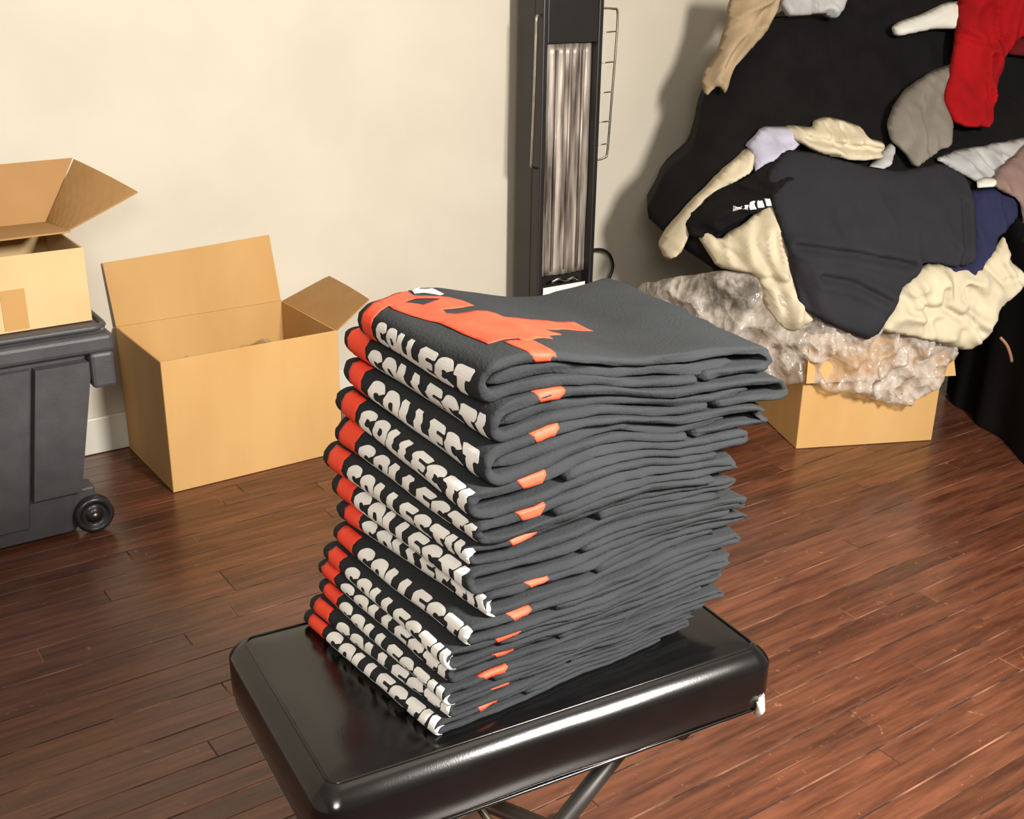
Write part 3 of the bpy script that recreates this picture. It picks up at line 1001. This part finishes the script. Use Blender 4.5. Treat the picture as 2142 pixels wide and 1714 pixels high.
CREASES = {
    'lavender': [([(-0.003, 0.819), (0.041, 0.811), (0.085, 0.824)], 0.008)],
    'greylump': [([(0.561, 0.97), (0.484, 0.881), (0.452, 0.8)], 0.012), ([(0.452, 0.894), (0.438, 0.846), (0.391, 0.801)], 0.01)],
    'teesleeve': [([(-0.18, 0.646), (-0.124, 0.681), (-0.058, 0.703)], 0.014), ([(-0.169, 0.601), (-0.102, 0.651), (-0.029, 0.695)], 0.012)],
    'creamsleeve': [([(-0.247, 0.524), (-0.172, 0.655), (-0.078, 0.753)], 0.008)],
    'tan': [([(-0.057, 0.973), (-0.01, 1.057), (0.072, 1.17)], 0.012)],
    'tee': [([(-0.022, 0.574), (0.127, 0.564), (0.276, 0.535)], 0.016), ([(0.026, 0.504), (0.101, 0.495), (0.191, 0.452)], 0.014), ([(-0.048, 0.538), (-0.023, 0.471), (-0.008, 0.426)], 0.01), ([(0.482, 0.679), (0.454, 0.59), (0.43, 0.526)], 0.012)],
    'creamright': [([(0.28, 0.475), (0.31, 0.426), (0.303, 0.363)], 0.01), ([(0.512, 0.516), (0.547, 0.48), (0.59, 0.492)], 0.012), ([(0.359, 0.473), (0.361, 0.425), (0.41, 0.398)], 0.016), ([(0.196, 0.43), (0.267, 0.416), (0.339, 0.425)], 0.01), ([(0.446, 0.47), (0.425, 0.41), (0.47, 0.356)], 0.012)],
    'creamleft': [([(-0.071, 0.643), (-0.105, 0.567), (-0.083, 0.501)], 0.01), ([(-0.175, 0.538), (-0.149, 0.521), (-0.123, 0.491)], 0.01), ([(-0.075, 0.484), (-0.064, 0.432), (-0.05, 0.358)], 0.014), ([(-0.181, 0.474), (-0.124, 0.476), (-0.046, 0.472)], 0.012)],
    'pants': [([(0.101, 0.831), (0.191, 0.811), (0.312, 0.799)], 0.034), ([(0.178, 0.861), (0.181, 0.845), (0.175, 0.83)], 0.02), ([(0.221, 0.856), (0.224, 0.841), (0.217, 0.824)], 0.018)],
    'red': [([(0.746, 1.041), (0.706, 0.935), (0.649, 0.858)], 0.012), ([(0.664, 1.108), (0.737, 1.081), (0.799, 1.096)], 0.01)],
}


FOLD = 1.6
LIFT = {}


def garment(name, key, m, label, cat, hmax=.014, rr=.03, fold=.006, ffreq=(16, 9), fdir=0.0, step=.0078, th=.007, sm=1, seed=0, parts=None):
    fold *= FOLD
    rr *= .6
    hmax *= .85
    off, poly = OUTLINES[key]
    poly = chaikin(poly, sm)
    v2, f2, bnd = poly_mesh(poly, step)
    cr = CREASES.get(key, [])
    c0 = (sum(p[0] for p in v2)/len(v2), sum(p[1] for p in v2)/len(v2))
    ca, sa = math.cos(fdir), math.sin(fdir)

    def lift_at(a, z):
        d = min(seg_dist((a, z), bnd[i], bnd[(i+1) % len(bnd)]) for i in range(len(bnd)))
        e = min(1, d/rr)
        lift = hmax*math.sqrt(max(0, 1-(1-e)**2))
        p, q = (a*ca+z*sa), (-a*sa+z*ca)
        lift += fold*noise.noise((p*ffreq[0], q*ffreq[1], seed+3.1))*1.4*(.4+.6*e)
        rg_ = 1-abs(noise.noise((p*ffreq[0]*1.1+.25*noise.noise((a*9, z*9, seed)), q*ffreq[1]*.9, seed+9.4)))*2.4
        lift += fold*1.3*max(0, rg_)**1.6*(.35+.65*e)
        lift += fold*.25*noise.noise((p*ffreq[0]*3.3, q*ffreq[1]*3.1, seed+5.4))
        for pts, amp in cr:
            dd = min(seg_dist((a, z), pts[i], pts[i+1]) for i in range(len(pts)-1))
            lift += -amp*math.exp(-(dd/.007)**2) + amp*.7*math.exp(-((dd-.020)/.012)**2)
        return lift

    LIFT[key] = lift_at
    vs_ = [pw(a, pile_depth(a, z)-off-lift_at(a, z), z) for a, z in v2]
    base = pw(c0[0], pile_depth(*c0)-off, min(p[1] for p in v2))
    o = mesh_obj(name, [v-base for v in vs_], f2, m)
    # face the room
    me = o.data
    if me.polygons and sum(p.normal.dot(PN)*p.area for p in me.polygons) > 0:
        me.flip_normals()
    o.location = base
    s = o.modifiers.new('thick', 'SOLIDIFY')
    s.thickness = th
    s.offset = -1
    s.use_even_offset = False
    return tag(o, label, cat, 'garments heaped on the box and pile')


# big black coat: a solid lumpy mass at the back of the pile
off, poly = OUTLINES['coat']
poly = chaikin([p for p in poly if p[1] > .62][:13] + [(.52, .655), (.52, .02), (-.06, .02), (-.08, .40), (-.24, .50), (-.30, .56)], 1)
v2, f2, bnd = poly_mesh(poly, .022)
fr, bk = [], []
for (a, z) in v2:
    d = min(seg_dist((a, z), bnd[i], bnd[(i+1) % len(bnd)]) for i in range(len(bnd)))
    e = min(1, d/.07)
    b = pile_depth(a, z)+.05 - .05*math.sqrt(max(0, 1-(1-e)**2)) - .024*noise.noise((a*7+z*4, z*5, 2))-.010*noise.noise((a*22+z*9, z*16, 5)) - .022*max(0, 1-abs(noise.noise((a*9-z*6, z*4+a*3, 8)))*3)
    b = max(b, .46 + .02*noise.noise((a*9, z*5, 1)) - max(0, (z-.42))*6 if z < .55 else b)
    fr.append(pw(a, b, z))
    bb_ = max(b+.10, min(1.00+.40*a, 1.10))
    bk.append(pw(a+(.30*(bb_-b) if a < .2 else 0), bb_, z*.985))
nv = len(fr)
fs = [tuple(f) for f in f2] + [tuple(i+nv for i in reversed(f)) for f in f2]
from collections import Counter
ec = Counter()
for f in f2:
    for i in range(3):
        ec[(f[i], f[(i+1) % 3])] += 1
for (i, j) in list(ec):
    if (j, i) not in ec:
        fs.append((j, i, i+nv, j+nv))
base = pw(.3, .6, 0)
coat = mesh_obj('black_coat', [v-base for v in fr+bk], fs, M['f_black'])
bm = bmesh.new()
bm.from_mesh(coat.data)
bmesh.ops.recalc_face_normals(bm, faces=bm.faces[:])
bm.to_mesh(coat.data)
bm.free()
coat.location = base
tag(coat, 'big black coat slumped against the wall at the back of the clothes pile', 'coat')

# box under the pile
rb = thing('cardboard_box', 'cardboard box on the floor under the heap of clothes on the right', 'box', PO, math.atan2(PE.y, PE.x))
w_, d_, h_ = .425, .40, .345
open_box(rb, 0, w_, 0, d_, .001, h_, M['card'])
panel('front_flap', [(.002, 0, h_), (w_+.002, 0, h_), (w_+.028, -.022, h_-.135), (-.004, -.022, h_-.135)], -.004, M['card'], rb)
panel('right_flap', [(w_, .006, h_), (w_, d_-.006, h_), (w_+.045, d_-.012, h_-.14), (w_+.045, .012, h_-.14)], .004, M['card_dull'], rb)

garment('plastic_sheet', 'bag', M['bag'], 'crinkled clear plastic sheet hanging over the front of the box under the clothes', 'plastic sheet', hmax=.022, rr=.03, fold=.016, ffreq=(22, 14), step=.009, th=.0008, seed=40)
garment('cream_sweatshirt', 'creamleft', M['f_cream'], 'cream sweatshirt hanging left of the draped black tee, above the plastic sheet', 'sweatshirt', hmax=.022, rr=.05, fold=.012, ffreq=(20, 8), seed=1)
cr_ = garment('cream_sweatpants', 'creamright', M['f_cream'], 'cream sweatpants hanging from the right side of the box under the black tee', 'sweatpants', hmax=.026, rr=.05, fold=.014, ffreq=(14, 12), fdir=.5, seed=2)
dsp = [pw(.521, -.10, .346), pw(.541, -.105, .325), pw(.556, -.105, .30), pw(.570, -.10, .273)]
ds = tube('drawstring', smooth_path([p-cr_.location for p in dsp], 4), .0045, M['stick'], cr_, 6)
ds['label'] = 'brown drawstring end'
garment('navy_tee', 'navy', M['f_navy'], 'navy blue tee tucked behind the right edge of the draped black tee', 't-shirt', hmax=.02, rr=.04, fold=.012, seed=3)
garment('cream_sleeve_top', 'creamsleeve', M['f_cream'], 'cream long sleeve trailing down the left side of the clothes pile', 'sweatshirt', hmax=.03, rr=.03, fold=.008, ffreq=(10, 30), fdir=.9, seed=4)
sl = garment('black_print_tee', 'teesleeve', M['f_black'], 'black tee with a row of white print beneath the cream long sleeve', 't-shirt', hmax=.02, rr=.04, fold=.016, ffreq=(10, 22), seed=5)
gl = LIFT['teesleeve']
for k in range(5):
    a0, z0 = -.143+.0205*k, .634+.006*k
    poly = [(a0, z0), (a0+.016, z0+.003), (a0+.0155, z0+.022-(k % 2)*.003), (a0+.008, z0+.016+(k % 3)*.003), (a0+.003*(k % 2), z0+.019)]
    v2, f2, _ = poly_mesh(poly, .006)
    vs_ = [pw(x, pile_depth(x, z)-.055-gl(x, z)-.0025, z)-sl.location for x, z in v2]
    pl = mesh_obj('print_letter', vs_, f2, M['ink_white'], sl)
    pl.modifiers.new('thick', 'SOLIDIFY').thickness = .002
garment('lavender_tee', 'lavender', M['f_lav'], 'pale lavender grey tee between the cream sleeve and the cream folded pants', 't-shirt', hmax=.02, rr=.04, fold=.01, seed=6)
garment('cream_folded_pants', 'pants', M['f_cream'], 'cream folded pants with an open waistband on top of the pile', 'pants', hmax=.03, rr=.03, fold=.012, ffreq=(12, 30), seed=7)
garment('black_tee', 'tee', M['f_tee'], 'large washed black tee draped over the front of the clothes pile', 't-shirt', hmax=.024, rr=.035, fold=.007, ffreq=(8, 7), seed=8)
garment('pale_towel', 'greycorner', M['f_pale'], 'small pale grey cloth corner right of the cream folded pants', 'towel', hmax=.018, rr=.02, fold=.008, step=.008, seed=21)
garment('pale_grey_shirt', 'greyright', M['f_pale'], 'pale grey shirt behind the right shoulder of the draped black tee', 'shirt', hmax=.02, rr=.04, fold=.018, ffreq=(12, 26), fdir=-.5, seed=9)
garment('mauve_shirt', 'mauve', M['f_mauve'], 'dusty mauve shirt at the right edge beside the navy tee', 'shirt', hmax=.02, rr=.05, fold=.014, fdir=.6, seed=10)
garment('white_sock', 'whitebit', M['f_white'], 'small white sock end beside the mauve shirt', 'sock', hmax=.014, rr=.018, fold=.004, step=.007, seed=11)
garment('grey_sweatshirt', 'greylump', M['f_grey'], 'bulging grey sweatshirt hanging beside the red garment', 'sweatshirt', hmax=.06, rr=.10, fold=.010, ffreq=(10, 8), seed=12)
garment('red_sweatshirt', 'red', M['f_red'], 'bright red sweatshirt hanging at the upper right of the pile', 'sweatshirt', hmax=.04, rr=.06, fold=.016, ffreq=(16, 6), seed=13)
garment('maroon_shirt', 'darkred', M['f_darkred'], 'dark maroon cloth to the right of the bright red sweatshirt', 'shirt', hmax=.02, rr=.04, fold=.012, seed=14)
garment('white_sleeve_shirt', 'whitesleeve', M['f_white'], 'white shirt sleeve sticking out left from behind the red sweatshirt', 'shirt', hmax=.035, rr=.035, fold=.005, ffreq=(10, 20), seed=15)
garment('tan_jacket', 'tan', M['f_tan'], 'tan jacket hanging down the upper left edge of the pile', 'jacket', hmax=.02, rr=.03, fold=.012, ffreq=(24, 8), fdir=-.7, seed=16)
garment('pale_knit_top', 'greytop', M['f_pale'], 'pale grey knit top lying on top of the black coat', 'sweater', hmax=.025, rr=.04, fold=.012, seed=17)

# dark cloth-covered table at the far right
p0, p1 = Vector((2.655, 1.220, 0)), Vector((3.165, 2.085, 0))
dr = (p1-p0).normalized()
rt = Vector((dr.y, -dr.x, 0))
Lt = (p1-p0).length
vs_, fs = [], []
na, nz_ = 60, 18
sec = [(0, z/10*.62) for z in range(11)] + [(.012, .632), (.04, .637)] + [(.04+.46*k/5, .638) for k in range(1, 6)] + [(.52, .62), (.525, .3), (.525, 0)]
for i in range(na+1):
    s = Lt*i/na
    for (o_, z) in sec:
        k = (1-z/.64) if z < .64 else 0
        wv = .012*math.sin(s*26+math.sin(s*7)*2)*k
        vs_.append(p0+dr*s+rt*(o_ + (wv if o_ < .3 else -wv) + .0)+Vector((0, 0, z+.002)))
ns = len(sec)
for i in range(na):
    for j in range(ns-1):
        fs.append((i*ns+j, (i+1)*ns+j, (i+1)*ns+j+1, i*ns+j+1))
fs.append(tuple(range(ns)))
fs.append(tuple(na*ns+j for j in range(ns-1, -1, -1)))
base = p0+dr*Lt*.5+rt*.26
dt = mesh_obj('draped_table', [v-base for v in vs_], fs, M['f_dark'])
dt.location = base
tag(dt, 'table hidden under a black cloth reaching the floor at the right edge', 'table')
